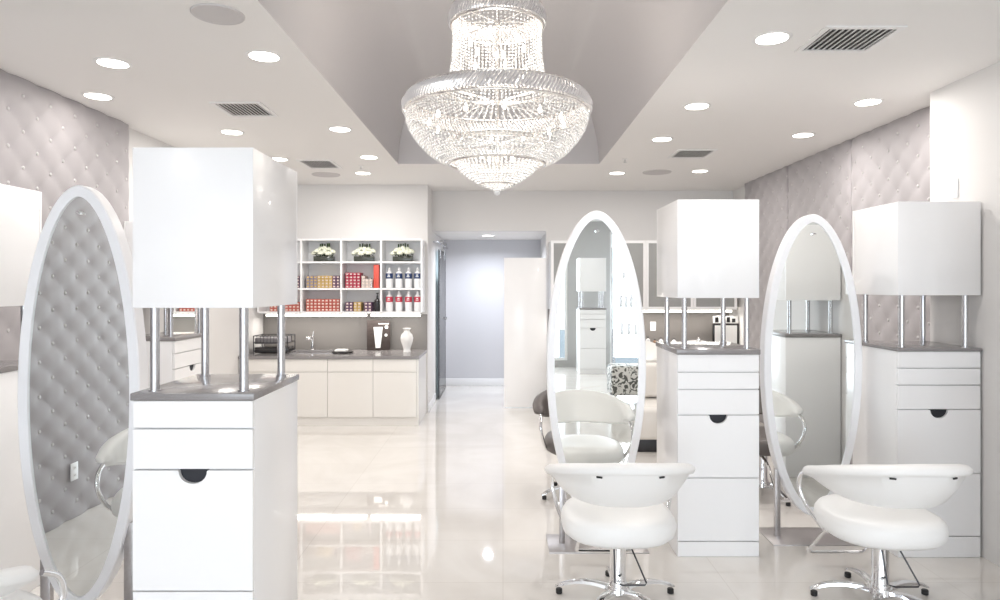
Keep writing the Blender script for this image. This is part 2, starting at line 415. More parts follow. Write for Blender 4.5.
def speaker(px, py, r, lab):
    x, y = on_ceiling(px, py)
    t = thing('ceiling_speaker', lab, 'speaker', (x, y, CEIL), 0, 'round ceiling speakers')
    obj('grille', lathe(BM(), [(0, -0.006), (r-0.012, -0.006), (r-0.012, 0)], 40, close=False), M['speaker'], t)
    obj('rim', lathe(BM(), [(r-0.012, 0), (r-0.012, -0.007), (r-0.004, -0.008), (r, -0.004), (r, 0)], 40, close=False), M['speaker'], t)
speaker(218, 14, 0.12, 'round grey speaker grille nearest in the left ceiling')
speaker(326, 174.5, 0.16, 'small far round speaker grille in the left ceiling')
speaker(657, 172, 0.16, 'round speaker grille far back in the right ceiling')
def sprinkler(px, py, lab):
    x, y = on_ceiling(px, py); t = thing('sprinkler', lab, 'sprinkler', (x, y, CEIL), 0, 'ceiling sprinklers')
    obj('escutcheon', lathe(BM(), [(0, -0.006), (0.028, -0.005), (0.033, 0)], 20, close=False), M['trimw'], t)
    b = BM(); cyl(b, (0, 0), 0.006, -0.03, -0.004, 10); cyl(b, (0, 0), 0.016, -0.034, -0.03, 14); obj('head', b, M['steel'], t)
sprinkler(361, 166, 'small sprinkler head between the two farthest left lights')
sprinkler(625, 159, 'small sprinkler head beyond the right corner of the tray')

# ---------------------------------------------------------------- tower cabinets
def tower(label, X0, X1, Y0, D, top, boxb, ctop, cbot, seams, pull, face='front', group='white tower cabinets', base=0.0, mirror_panel=False):
    """seams: z of gaps, from the counter down; pull: z of the notch top. Local: origin at centre of the footprint, drawers face -Y"""
    W = X1-X0; cx = (X0+X1)/2
    if face == 'front': rz = 0; loc = (cx, Y0+D/2, 0)
    elif face == 'back': rz = PI; loc = (cx, Y0+D/2, 0)
    elif face == 'right': rz = PI/2; loc = (cx, Y0+D/2, 0); W, D = D, W
    t = thing('tower_cabinet', label, 'cabinet', loc, rz, group)
    g = 0.003; hw = W/2; hd = D/2
    zs = [cbot-0.001] + list(seams) + [0.0]
    # carcass sits back from the fronts
    obj('carcass', box(BM(), -hw, hw, -hd+0.020, hd, 0.0, cbot, 0.002), M['lacquer'], t)
    n = len(zs)-1
    for k in range(n):
        za, zb = zs[k+1], zs[k]
        nm = 'plinth' if k == n-1 and zb < 0.2 else 'drawer'
        z_lo = za + (g if za > 0 else 0.001); z_hi = zb - (g if k else 0.001)
        if abs(zb-pull) < 1e-6:
            # front with a half-round cut finger pull
            R = 0.052; b = BM(); m = 16
            tops = [(-hw+0.0015, z_hi), (-R-0.003, z_hi)] + [(-R*math.cos(PI*i/m), z_hi-0.004-R*0.86*math.sin(PI*i/m)) for i in range(m+1)] + [(R+0.003, z_hi), (hw-0.0015, z_hi)]
            cols = [[b.verts.new((x, y, z)) for y, z in ((-hd, z_lo), (-hd, zt_), (-hd+0.018, zt_), (-hd+0.018, z_lo))] for x, zt_ in tops]
            for A, B in zip(cols, cols[1:]):
                for i in range(4): b.faces.new((A[i], B[i], B[(i+1) % 4], A[(i+1) % 4]))
            b.faces.new(cols[0]); b.faces.new(list(reversed(cols[-1])))
            dr = obj(nm, b, M['lacquer'], t)
            obj('finger_pull', box(BM(), -R-0.002, R+0.002, -hd+0.0165, -hd+0.0195, z_hi-R*0.95, z_hi+0.001), M['notch'], dr, label='dark half-round finger pull')
        else:
            dr = obj(nm, box(BM(), -hw+0.0015, hw-0.0015, -hd, -hd+0.018, z_lo, z_hi, 0.0012, 1), M['lacquer'], t)
    ov = 0.006
    obj('countertop', box(BM(), -hw-ov, hw+ov, -hd-ov, hd+ov, cbot, ctop, 0.003), M['stone'], t)
    px, py = hw-0.055, hd-0.055
    for sx in (-1, 1):
        for sy in (-1, 1):
            b = BM(); cyl(b, (sx*px, sy*py), 0.0165, ctop+0.004, boxb-0.001, 20); cyl(b, (sx*px, sy*py), 0.022, ctop, ctop+0.005, 20)
            obj('post', b, M['steel'], t)
    obj('upper_box', box(BM(), -hw, hw, -hd, hd-0.019, boxb, top, 0.002), M['lacquer'], t)
    obj('upper_door', box(BM(), -hw, hw, hd-0.016, hd, boxb, top, 0.002), M['lacquer'], t)
    return t
tower('tall white tower cabinet in the left foreground with grey top and notched drawer', -1.367, -0.922, 2.46, 0.534, 2.111, 1.519, 1.205, 1.178, [1.074, 0.922, 0.474], 0.922)
tower('white tower cabinet in the middle between the two oval mirrors', 1.031, 1.514, 3.94, 0.535, 2.111, 1.529, 1.226, 1.196, [1.091, 0.989, 0.838, 0.466, 0.091], 0.838)
tower('white tower cabinet at the far right against the plain white wall', 2.326, 2.815, 3.93, 0.51, 2.098, 1.545, 1.235, 1.215, [1.116, 1.016, 0.872, 0.497, 0.125], 0.872)
tower('white tower cabinet against the left wall, cut by the left edge of the picture', -2.915, -2.475, 2.95, 0.63, 2.105, 1.498, 1.20, 1.17, [1.07, 0.92, 0.47, 0.09], 0.92)
tower('white tower cabinet by the left wall glimpsed between the posts of the foreground tower', -2.96, -2.56, 5.20, 0.60, 2.105, 1.498, 1.20, 1.17, [1.07, 0.95, 0.60, 0.09], 0.95, face='right')
tower('white tower cabinet reflected in the right oval mirror', 2.36, 2.82, 2.36, 0.53, 2.111, 1.48, 1.20, 1.17, [1.09, 0.84, 0.47], 0.84)
tower('white tower cabinet by the shop front, reflected small in the middle oval mirror', 1.39, 1.875, -4.43, 0.53, 2.111, 1.50, 1.20, 1.17, [1.09, 0.989, 0.838, 0.466, 0.091], 0.838, face='back')
# mirror panel standing behind the left wall cabinet's posts
t = thing('wall_mirror', 'small wall mirror above the cabinet counter glimpsed between the foreground posts', 'mirror', (-3.02, 6.05, 1.13))
obj('glass', box(BM(), 0.015, 0.035, -0.02, 0.42, 0.02, 0.75), M['mirror'], t)
b = BM(); box(b, 0.01, 0.04, -0.05, -0.02, 0, 0.79); box(b, 0.01, 0.04, 0.42, 0.45, 0, 0.79); box(b, 0.01, 0.04, -0.02, 0.42, 0.75, 0.79); box(b, 0.01, 0.04, -0.02, 0.42, 0, 0.02)
obj('frame', b, M['steel'], t)

# ---------------------------------------------------------------- oval standing mirrors
def oval(a, b, q, n=96):
    P = []
    for i in range(n):
        th = 2*PI*i/n; u = math.sin(th)
        x = math.copysign(max(1-u*u, 0)**q, math.cos(th)) if abs(math.cos(th)) > 1e-9 else 0.0
        P.append((a*x, b*u))
    return P
def oval_mirror(label, X, Y, a, zc=1.10, b=0.955, group='oval standing mirrors', posts=(-0.21, 0.21), pw=0.034):
    t = thing('oval_mirror', label, 'mirror', (X, Y, 0), 0, group)
    fw = 0.046; th = 0.075; q = 0.53
    O = oval(a, b, q); I = oval(a-fw, b-fw*1.12, 0.565); n = len(O); bm_ = BM()
    pr = []
    # frame cross-section loop: outer back, outer front, bevelled inner front, inner back
    def ring(P, y): return [bm_.verts.new((x, y, zc+z)) for x, z in P]
    O2 = oval(a-0.006, b-0.006, q)
    rs = [ring(O, th), ring(O, 0.006), ring(O2, 0.0), ring(I, 0.002), ring(I, 0.016), ring(I, th)]
    for k in range(len(rs)):
        A = rs[k]; B = rs[(k+1) % len(rs)]
        for i in range(n):
            j = (i+1) % n; bm_.faces.new((A[i], B[i], B[j], A[j]))
    obj('frame', bm_, M['white_frame'], t, angle=30)
    g = BM(); v = [g.verts.new((x*0.999, 0.010, zc+z*0.999)) for x, z in I]; v2 = [g.verts.new((x*0.999, 0.014, zc+z*0.999)) for x, z in I]
    g.faces.new(v); g.faces.new(list(reversed(v2)))
    for i in range(n): g.faces.new((v[i], v2[i], v2[(i+1) % n], v[(i+1) % n]))
    obj('mirror_glass', g, M['mirror'], t)
    g = BM(); v = [g.verts.new((x*0.999, th-0.014, zc+z*0.999)) for x, z in I]; v2 = [g.verts.new((x*0.999, th-0.010, zc+z*0.999)) for x, z in I]
    g.faces.new(v); g.faces.new(list(reversed(v2)))
    for i in range(n): g.faces.new((v[i], v2[i], v2[(i+1) % n], v[(i+1) % n]))
    obj('mirror_glass', g, M['mirror'], t)
    k = BM(); tube(k, [(0.0, 0.0105, zc+b-0.125), (0.0, -0.004, zc+b-0.125)], 0.009, 14); tube(k, [(0.0, -0.004, zc+b-0.125), (0.014, -0.010, zc+b-0.128)], 0.004, 8)
    obj('fixing_cap', k, M['chrome'], t)
    for px in posts:
        obj('post', box(BM(), px-pw/2, px+pw/2, th*0.5-0.014, th*0.5+0.014, 0.006, zc-b*(1-((abs(px)/a)**(1/q)))**0.5+0.012, 0.002), M['plate'], t)
    obj('base_plate', box(BM(), -0.30, 0.30, -0.115, 0.185, 0.0, 0.007, 0.002), M['plate'], t)
    return t
oval_mirror('white oval mirror on the left reflecting the tufted wall', -1.912, 3.0, 0.276, group=None, posts=(-0.165, 0.215), pw=0.045)
oval_mirror('white oval mirror in the middle, left of the central tower cabinet', 0.576, 4.10, 0.305, zc=1.11)
oval_mirror('white oval mirror on the right, between two tower cabinets', 1.965, 4.22, 0.312, zc=1.10, posts=(-0.215, 0.20))

# ---------------------------------------------------------------- salon chairs (front faces +Y)
def make_chair(label, lm, loc, rz, group):
    t = thing('salon_chair', label, 'chair', loc, rz, group)
    # seat cushion: rounded disc, slightly squared, waterfall front
    b = BM(); n = 48; prof = [(0.60, 0.352), (0.90, 0.356), (0.98, 0.375), (1.0, 0.405), (0.985, 0.435), (0.94, 0.456), (0.84, 0.469), (0.6, 0.474), (0.3, 0.472)]
    rings = []
    for r, z in prof:
        ring = []
        for i in range(n):
            a = 2*PI*i/n; c, s = math.cos(a), math.sin(a)
            e = (abs(c)**2.5+abs(s)**2.5)**(-1/2.5)
            x = 0.285*r*c*e; y = 0.275*r*s*e + 0.02
            zz = z + (0.012*(y/0.27)**2 if z > 0.42 else 0)
            ring.append(b.verts.new((x, y, zz)))
        rings.append(ring)
    for A, B in zip(rings, rings[1:]):
        for i in range(n): b.faces.new((A[i], A[(i+1) % n], B[(i+1) % n], B[i]))
    b.faces.new(list(reversed(rings[0]))); b.faces.new(rings[-1])
    seat = obj('seat', b, lm, t, angle=60)
    # wrap-around back and arm band: swept section
    b = BM(); m = 44; rings = []
    for i in range(m+1):
        s = -1 + 2*i/m; th = s*math.radians(106)
        rx, ry = 0.328, 0.33
        x = rx*math.sin(th); y = -ry*math.cos(th) - 0.02
        if abs(th) > PI/2: y = -0.02 + (abs(th)-PI/2)*0.42; x = math.copysign(rx-0.006*(abs(th)-PI/2)*4, th)
        nx, ny = math.sin(th), -math.cos(th)
        if abs(th) > PI/2: nx, ny = math.copysign(1, th), 0
        k = abs(s)
        zt = 0.788 - 0.122*k**1.8; hh = 0.180*(1-k**2.2) + 0.046; inw = 0.085*(1-k**2)
        tpr = 1.0 if k < 0.96 else max(0.25, math.sqrt(max(0, 1-((k-0.96)/0.04)**2)))
        tt = 0.036*tpr
        # section: (outward offset, z)
        zc = zt-0.022
        sec = [(-tt*0.8, zc+0.018*tpr), (-tt*0.3, zc+0.028*tpr), (tt*0.5, zc+0.028*tpr), (tt*1.1, zc+0.016*tpr), (tt*1.25, zc), (tt*1.0, zc-0.018*tpr),
               (tt*0.45, zc-0.024*tpr), (tt*0.25-inw*0.30, zt-hh*0.55), (tt*0.15-inw, zt-hh+0.012), (-tt*0.3-inw, zt-hh), (-tt*0.75-inw*0.9, zt-hh+0.014), (-tt*0.95-inw*0.3, zt-hh*0.5), (-tt, zc-0.008)]
        rings.append([b.verts.new((x+nx*o, y+ny*o, z)) for o, z in sec])
    L = len(rings[0])
    for A, B in zip(rings, rings[1:]):
        for i in range(L): b.faces.new((A[i], B[i], B[(i+1) % L], A[(i+1) % L]))
    b.faces.new(rings[0]); b.faces.new(list(reversed(rings[-1])))
    back = obj('backrest', b, lm, t, angle=50)
    # chrome arm hoops
    for s in (-1, 1):
        b = BM()
        P = smooth_path([(s*0.315, 0.12, 0.635), (s*0.322, 0.175, 0.60), (s*0.320, 0.195, 0.53), (s*0.300, 0.165, 0.45), (s*0.275, 0.11, 0.39), (s*0.24, 0.05, 0.350), (s*0.12, 0.02, 0.338)], 6)
        tube(b, P, 0.0115, 10)
        obj('arm_tube', b, M['chrome'], t)
    for s in (-1, 1):
        th = s*0.42; bt = BM(); box(bt, -0.014, 0.014, -0.003, 0.003, -0.004, 0.004, 0.001, 1)
        c_ = obj('clip', bt, M['rubber'], t); c_.location = ((0.328+0.022)*math.sin(th), -(0.33+0.022)*math.cos(th)-0.02, 0.728); c_.rotation_euler = (0, 0, th)
    b = BM(); box(b, -0.10, 0.10, -0.12, 0.12, 0.326, 0.3525, 0.006); obj('seat_plate', b, M['dark'], t)
    # column
    b = BM(); lathe(b, [(0.047, 0.085), (0.047, 0.10), (0.043, 0.108), (0.040, 0.115), (0.040, 0.30), (0.05, 0.305), (0.05, 0.326)], 28); obj('column', b, M['chrome'], t)
    # star base: five feet
    b = BM(); lathe(b, [(0.0, 0.045), (0.055, 0.045), (0.062, 0.06), (0.055, 0.088), (0.0, 0.094)], 28); obj('hub', b, M['chrome'], t)
    for k in range(5):
        a = PI/2 + 2*PI*k/5; b = BM(); rg = []
        for i in range(12):
            f = i/11; r = 0.04 + 0.285*f; z = 0.070 + 0.020*math.sin(PI*f*0.9) - 0.040*f*f; hw = 0.024-0.008*f; hh = 0.014-0.005*f
            if i == 11: hw *= 0.6; hh *= 0.6
            sec = [(hw, -hh*0.6), (hw*0.85, hh*0.6), (0, hh), (-hw*0.85, hh*0.6), (-hw, -hh*0.6), (0, -hh)]
            rg.append([b.verts.new((r*math.cos(a)-u*math.sin(a), r*math.sin(a)+u*math.cos(a), z+v)) for u, v in sec])
        for A, B in zip(rg, rg[1:]):
            for i in range(6): b.faces.new((A[i], B[i], B[(i+1) % 6], A[(i+1) % 6]))
        b.faces.new(rg[0]); b.faces.new(list(reversed(rg[-1])))
        leg = obj('base_leg', b, M['chrome'], t, angle=60)
        g = BM(); cyl(g, (0.305*math.cos(a), 0.305*math.sin(a)), 0.017, 0.0, 0.026, 16, 0.003); obj('glide', g, M['rubber'], leg, label='black rubber glide')
    # footrest
    b = BM(); P = smooth_path([(-0.10, 0.10, 0.34), (-0.13, 0.24, 0.30), (-0.155, 0.36, 0.17), (-0.16, 0.42, 0.10), (-0.12, 0.435, 0.085), (0.12, 0.435, 0.085), (0.16, 0.42, 0.10), (0.155, 0.36, 0.17), (0.13, 0.24, 0.30), (0.10, 0.10, 0.34)], 5)
    tube(b, P, 0.010, 8); obj('footrest', b, M['chrome'], t)
    # hydraulic pump lever: thin stirrup
    b = BM(); tube(b, [(-0.03, -0.06, 0.325), (-0.035, -0.12, 0.15), (0.0, -0.13, 0.142), (0.11, -0.13, 0.142), (0.118, -0.128, 0.150), (0.045, -0.06, 0.325)], 0.0042, 8)
    obj('pump_lever', b, M['dark'], t)
    return t
ch = make_chair('white leather salon chair in front of the middle oval mirror', M['leather'], (0.582, 3.38, 0), 0.0, 'white salon chairs')
dup(ch, (1.90, 3.36, 0), math.radians(1), 'white leather salon chair in front of the right oval mirror, nearest right')
dup(ch, (-1.89, 2.22, 0), math.radians(-16), 'white salon chair cut by the lower left corner, in front of the left mirror')
gc = make_chair('taupe leather salon chair seen beside the left edge of the middle mirror', M['grey_leather'], (0.60, 5.10, 0), PI, 'taupe salon chairs behind the mirrors')
dup(gc, (2.0, 5.15, 0), PI+0.25, 'taupe salon chair glimpsed between the middle tower cabinet and right mirror')
dup(gc, (-1.78, 3.93, 0), PI, 'taupe salon chair hidden behind the left oval mirror, only its base peeking out')

# ---------------------------------------------------------------- chandelier
CX, CY = -0.034, 3.84
t = thing('crystal_chandelier', 'tiered crystal bead chandelier hanging from the tray ceiling', 'chandelier', (CX, CY, 2.12))
Z0 = 2.12
def Lz(z): return z - Z0
def bar_ring(R, z0, z1, n, flare, lean=0.10, rad=0.0085):
    b = BM()
    for i in range(n):
        a = 2*PI*i/n; a2 = a + lean/R
        for k in range(1):
            p = [Vector((R*math.cos(a), R*math.sin(a), Lz(z0))), Vector((((R+R+flare)/2+0.012)*math.cos((a+a2)/2), ((R+R+flare)/2+0.012)*math.sin((a+a2)/2), Lz((z0+z1)/2))), Vector(((R+flare)*math.cos(a2), (R+flare)*math.sin(a2), Lz(z1)))]
            tube(b, p, rad, 5)
    return b
def hoop(b, R, z, r, n=72):
    tube(b, [(R*math.cos(2*PI*i/n), R*math.sin(2*PI*i/n), Lz(z)) for i in range(n)], r, 8, closed=True)
obj('lower_ring', bar_ring(0.535, 2.597, 2.672, 150, -0.02, 0.05), M['ringc'], t, label='wide band of slanted crystal bars')
obj('upper_ring', bar_ring(0.272, 3.10, 3.185, 90, -0.012, 0.045), M['ringc'], t, label='small band of slanted crystal bars at the top')
b = BM()
hoop(b, 0.276, 2.425, 0.013); hoop(b, 0.276, 2.30, 0.008)
for R, z in ((0.522, 2.585), (0.51, 2.68), (0.265, 3.09), (0.26, 3.195), (0.300, 2.73), (0.272, 2.415), (0.10, 2.185)): hoop(b, R, z, 0.007)
for k in range(8):
    a = 2*PI*k/8
    tube(b, [(0.02*math.cos(a), 0.02*math.sin(a), Lz(2.66)), (0.51*math.cos(a), 0.51*math.sin(a), Lz(2.66))], 0.004, 6)
    tube(b, [(0.02*math.cos(a), 0.02*math.sin(a), Lz(3.12)), (0.26*math.cos(a), 0.26*math.sin(a), Lz(3.12))], 0.004, 6)
    tube(b, [(0.02*math.cos(a), 0.02*math.sin(a), Lz(2.42)), (0.27*math.cos(a), 0.27*math.sin(a), Lz(2.42))], 0.004, 6)
obj('frame', b, M['silver'], t)
b = BM(); tube(b, [(0, 0, Lz(2.19)), (0, 0, Lz(3.66))], 0.012, 12); lathe(b, [(0.0, Lz(3.60)), (0.04, Lz(3.61)), (0.075, Lz(3.66)), (0.075, Lz(3.678))], 24); obj('stem', b, M['silver'], t)
def strand(b, pts, rad, step):
    """beads along a polyline of (R,z) at one angle"""
    pass
OCT = [(1, 0, 0), (-1, 0, 0), (0, 1, 0), (0, -1, 0), (0, 0, 1), (0, 0, -1)]
OF = [(0, 2, 4), (2, 1, 4), (1, 3, 4), (3, 0, 4), (2, 0, 5), (1, 2, 5), (3, 1, 5), (0, 3, 5)]
def beads(verts, faces, prof, n, rad, step, ph=0.0, jit=0.0):
    # resample profile
    P = [Vector((r, z)) for r, z in prof]; d = [0]
    for a, c in zip(P, P[1:]): d.append(d[-1] + (c-a).length)
    m = int(d[-1]/step)
    for i in range(n):
        a = 2*PI*i/n + ph
        for k in range(m+1):
            s = d[-1]*k/m; j = 0
            while j < len(d)-2 and d[j+1] < s: j += 1
            f = (s-d[j])/(d[j+1]-d[j]); q = P[j].lerp(P[j+1], f)
            if q.x*2*PI/n < rad*1.3 and (i % 2 or q.x*4*PI/n < rad*1.3 and i % 4): continue
            o = len(verts); tw = random.random()*PI/2; ct, st = math.cos(tw), math.sin(tw)
            for x, y, z in OCT:
                verts.append((q.x*math.cos(a)+rad*(x*ct-y*st), q.x*math.sin(a)+rad*(x*st+y*ct), Lz(q.y)+rad*1.05*z))
            faces += [tuple(o+e for e in f_) for f_ in OF]
def curtain(name, profs, label):
    V, F = [], []
    for prof, n, rad, step in profs: beads(V, F, prof, n, rad, step)
    me = bpy.data.meshes.new(name); me.from_pydata(V, [], F); me.materials.append(M['crystal'])
    o = bpy.data.objects.new(name, me); C.objects.link(o); o.parent = t; o['kind'] = 'stuff'; o['label'] = label; return o
curtain('upper_bead_curtain', [([(0.255, 3.09), (0.254, 3.0), (0.258, 2.90), (0.272, 2.81), (0.298, 2.73)], 68, 0.0075, 0.0185),
                               ([(0.298, 2.73), (0.38, 2.70), (0.505, 2.685)], 68, 0.007, 0.019)], 'column of fine crystal strands between the two rings')
curtain('bowl_bead_curtain', [([(0.522, 2.585), (0.519, 2.545), (0.500, 2.49), (0.46, 2.43), (0.405, 2.37), (0.34, 2.325), (0.28, 2.305)], 100, 0.0085, 0.0195)], 'wide bowl of crystal strands under the large ring')
curtain('basket_bead_curtain', [([(0.272, 2.415), (0.268, 2.37), (0.25, 2.315), (0.215, 2.262), (0.16, 2.22), (0.10, 2.185), (0.05, 2.165), (0.015, 2.15)], 60, 0.0078, 0.0185)], 'small lowest basket of crystal strands')
b = BM(); bmesh.ops.create_icosphere(b, subdivisions=2, radius=0.019)
for v in b.verts: v.co.z += Lz(2.139)
obj('finial', b, M['crystal'], t, label='faceted crystal ball at the very bottom')
bb = BM(); lathe(bb, [(0.0, -0.015), (0.008, -0.013), (0.010, 0.0), (0.008, 0.013), (0.003, 0.026), (0.0, 0.030)], 12)
bulb0 = obj('bulb', bb, M['bulb'], t)
spots_b = [(0.39, 2.53, 12, 0.1), (0.16, 2.98, 6, 0.3), (0.17, 2.82, 6, 0.8), (0.10, 2.34, 4, 0.5)]
first = True
for R, z, n, ph in spots_b:
    for k in range(n):
        a = 2*PI*k/n + ph
        o = bulb0 if first else bulb0.copy()
        if not first: C.objects.link(o); o.parent = t
        first = False; o.location = (R*math.cos(a), R*math.sin(a), Lz(z))
light('chandelier_lamp', 'POINT', (CX, CY, 2.95), 11, (1, 0.92, 0.82), 0.16)
light('chandelier_lamp', 'POINT', (CX, CY, 2.50), 10, (1, 0.92, 0.82), 0.22)

# ---------------------------------------------------------------- kitchen wall: base units, counter, splashback, open shelves
KX1 = -0.955; KY0 = 7.62
units = [(-1.485, -0.985, 'right-hand cream base cabinet under the vase'), (-2.005, -1.485, 'cream base cabinet under the dark display board'),
         (-2.515, -2.005, 'cream base cabinet below the sink'), (-3.02, -2.515, 'left-hand cream base cabinet behind the foreground tower')]
ZC = 0.80
for a, b_, lab in units:
    t = thing('base_cabinet', lab, 'cabinet', ((a+b_)/2, KY0, 0), 0, 'cream base cabinets'); hw = (b_-a)/2
    obj('carcass', box(BM(), -hw, hw, 0.02, YK-KY0-0.005, 0.10, ZC-0.035), M['cream'], t)
    obj('plinth', box(BM(), -hw, hw, 0.025, 0.04, 0.0, 0.10), M['cream'], t)
    obj('drawer', box(BM(), -hw+0.002, hw-0.002, 0, 0.018, ZC-0.180, ZC-0.038, 0.0015, 1), M['cream'], t)
    obj('door', box(BM(), -hw+0.002, hw-0.002, 0, 0.018, 0.102, ZC-0.186, 0.0015, 1), M['cream'], t)
obj_ = obj('end_panel', box(BM(), -0.983, -0.965, KY0, YK-0.002, 0, ZC-0.035), M['cream']); tag(obj_, 'cream end panel closing the base cabinets beside the wall corner', 'panel')
# counter with sink cutout
SX0, SX1, SY0, SY1 = -2.52, -2.03, 7.90, 8.22
b = BM(); ze, zf = ZC-0.035, ZC
box(b, -3.02, SX0, KY0-0.015, YK-0.002, ze, zf); box(b, SX1, -0.958, KY0-0.015, YK-0.002, ze, zf)
box(b, SX0, SX1, KY0-0.015, SY0, ze, zf); box(b, SX0, SX1, SY1, YK-0.002, ze, zf)
tag(obj('kitchen_worktop', b, M['stone']), 'grey stone worktop along the left back wall', 'worktop')
t = thing('sink', 'inset steel sink in the grey worktop', 'sink', ((SX0+SX1)/2, (SY0+SY1)/2, ZC))
hw, hd = (SX1-SX0)/2, (SY1-SY0)/2; b = BM()
box(b, -hw-0.02, hw+0.02, -hd-0.02, -hd+0.004, 0.0005, 0.006); box(b, -hw-0.02, hw+0.02, hd-0.004, hd+0.02, 0.0005, 0.006)
box(b, -hw-0.02, -hw+0.004, -hd, hd, 0.0005, 0.006); box(b, hw-0.004, hw+0.02, -hd, hd, 0.0005, 0.006); obj('rim', b, M['steel'], t)
b = BM(); box(b, -hw+0.002, hw-0.002, -hd+0.002, hd-0.002, -0.032, -0.028); obj('basin', b, M['steel'], t)
t = thing('faucet', 'chrome tap standing behind the sink', 'faucet', (-2.37, 8.30, ZC))
b = BM(); lathe(b, [(0.03, 0), (0.03, 0.012), (0.022, 0.016), (0.022, 0.17), (0.0, 0.175)], 18); obj('body', b, M['chrome'], t)
b = BM(); tube(b, smooth_path([(0, 0, 0.13), (0, -0.07, 0.165), (0, -0.15, 0.17), (0, -0.17, 0.14)], 5), 0.012, 10); obj('spout', b, M['chrome'], t)
b = BM(); tube(b, [(0, 0, 0.165), (0.012, 0.01, 0.235)], 0.010, 10); tube(b, [(-0.015, 0, 0.145), (-0.04, 0, 0.148), (-0.075, 0, 0.150)], 0.02, 14, rs=[0.014, 0.024, 0.02]); obj('lever', b, M['chrome'], t)
tag(obj('splashback', box(BM(), -3.018, -0.955, YK-0.012, YK-0.001, ZC+0.001, 1.245), M['splash']), 'taupe splashback between the worktop and open shelves', 'splashback')
# faucet shelf light (under-shelf LEDs) and shelves
SY = YK-0.30                                             # shelf front plane
def s_px(px): return (px-503)*SY/667
def s_pz(py): return H + (286-py)*SY/667
xs = [s_px(260), s_px(301), s_px(341), s_px(381), s_px(421.5)]
xs = [-2.985] + xs[1:]
zs = [s_pz(312.5), s_pz(289), s_pz(262.3), s_pz(239.5)]
tb = 0.022
t = thing('open_shelving', 'white open box shelving on the left back wall', 'shelves', ((xs[0]+xs[-1])/2, SY, zs[0])); ox, oz = t.location.x, t.location.z
xs_full = [-2.985, xs[1], xs[2], xs[3], xs[4]]
for k, x in enumerate(xs_full):
    obj('upright', box(BM(), x-tb/2-ox, x+tb/2-ox, 0, 0.28, 0, zs[3]-oz, 0.001, 1), M['lacquer'], t)
for z in zs:
    for xa, xb in zip(xs_full, xs_full[1:]):
        obj('shelf_board', box(BM(), xa+tb/2-ox, xb-tb/2-ox, 0.001, 0.28, z-tb/2-oz, z+tb/2-oz, 0.001, 1), M['lacquer'], t)
obj('back_panel', box(BM(), xs_full[0]-ox, xs_full[-1]-ox, 0.281, 0.297, -tb/2, zs[3]-oz+tb/2), M['lacquer'], t)
for xa, xb in ((-2.9, s_px(366)), (s_px(370), s_px(420))):
    bar = thing('under_shelf_light', 'bright strip light under the open shelves, ' + ('long left one' if xb < -1.65 else 'short right one'), 'light', ((xa+xb)/2, SY+0.03, zs[0]-tb/2), 0)
    hw = (xb-xa)/2
    obj('housing', box(BM(), -hw, hw, 0, 0.06, -0.014, -0.001, 0.002), M['trimw'], bar)
    obj('diffuser', box(BM(), -hw+0.004, hw-0.004, -0.004, 0.052, -0.038, -0.0145, 0.004), M['led'], bar)
    light('under_shelf_lamp', 'AREA', ((xa+xb)/2, SY+0.06, zs[0]-0.06), 3.2*hw*2, (1, 0.95, 0.88), hw*2, sy=0.05)
YS = SY + 0.03
# flower arrangements
def flowers(px, lab):
    t = thing('flower_arrangement', lab, 'flowers', (s_px(px), SY+0.085, zs[2]+tb/2), 0, 'flower boxes on the top shelves')
    obj('vase', box(BM(), -0.12, 0.12, -0.055, 0.055, 0, 0.065, 0.004), M['pot'], t)
    b = BM()
    for k in range(26):
        a = random.uniform(0, 2*PI); r = random.uniform(0.05, 0.13)
        p = Vector((r*math.cos(a)*1.05, r*math.sin(a)*0.5, 0.06+random.uniform(-0.005, 0.03)))
        q = p + Vector((0.03*math.cos(a), 0.02*math.sin(a), 0.018)); w_ = Vector((-math.sin(a), math.cos(a), 0))*0.014
        m_ = (p+q)/2 + Vector((0, 0, 0.008)); vs = [b.verts.new(v) for v in (p, m_+w_, q, m_-w_)]; b.faces.new(vs)
    obj('leaves', b, M['leaf'], t)
    for k in range(9):
        x = (-0.115, -0.075, -0.03, 0.015, 0.06, 0.105, -0.05, 0.0, 0.05)[k]; y = (-0.02, -0.05, -0.06, -0.055, -0.05, -0.015, 0.01, -0.01, 0.015)[k]
        z = 0.098 + (0.052 if k > 5 else 0.018*(k % 2)) + random.uniform(-0.010, 0.010); b = BM()
        # rose head: nested cupped petals
        for r0, hh, n in ((0.036, 0.0, 8), (0.027, 0.016, 7), (0.015, 0.028, 6)):
            for i in range(n):
                a = 2*PI*i/n + r0*70; c = Vector((x+r0*0.55*math.cos(a), y+r0*0.55*math.sin(a), z+hh))
                r_ = bmesh.ops.create_icosphere(b, subdivisions=1, radius=r0*0.62)
                for v in r_['verts']:
                    v.co = Vector((v.co.x*1.0, v.co.y*1.0, v.co.z*0.85)) + c
        obj('rose', b, M['petal'], t)
    b = BM()
    for k in range(5):
        x = -0.06+0.028*k+random.uniform(-0.004, 0.004); tube(b, [(x, 0.04, 0.06), (x, 0.045, 0.225+random.uniform(-0.01, 0.006))], 0.010, 6)
    obj('twigs', b, M['leaf'], t)
flowers(322.5, 'cream roses in a dark box vase, leftmost of the three top shelves')
flowers(363, 'cream roses in a dark box vase, middle of the three top shelves')
flowers(402, 'cream roses in a dark box vase, rightmost of the three top shelves')
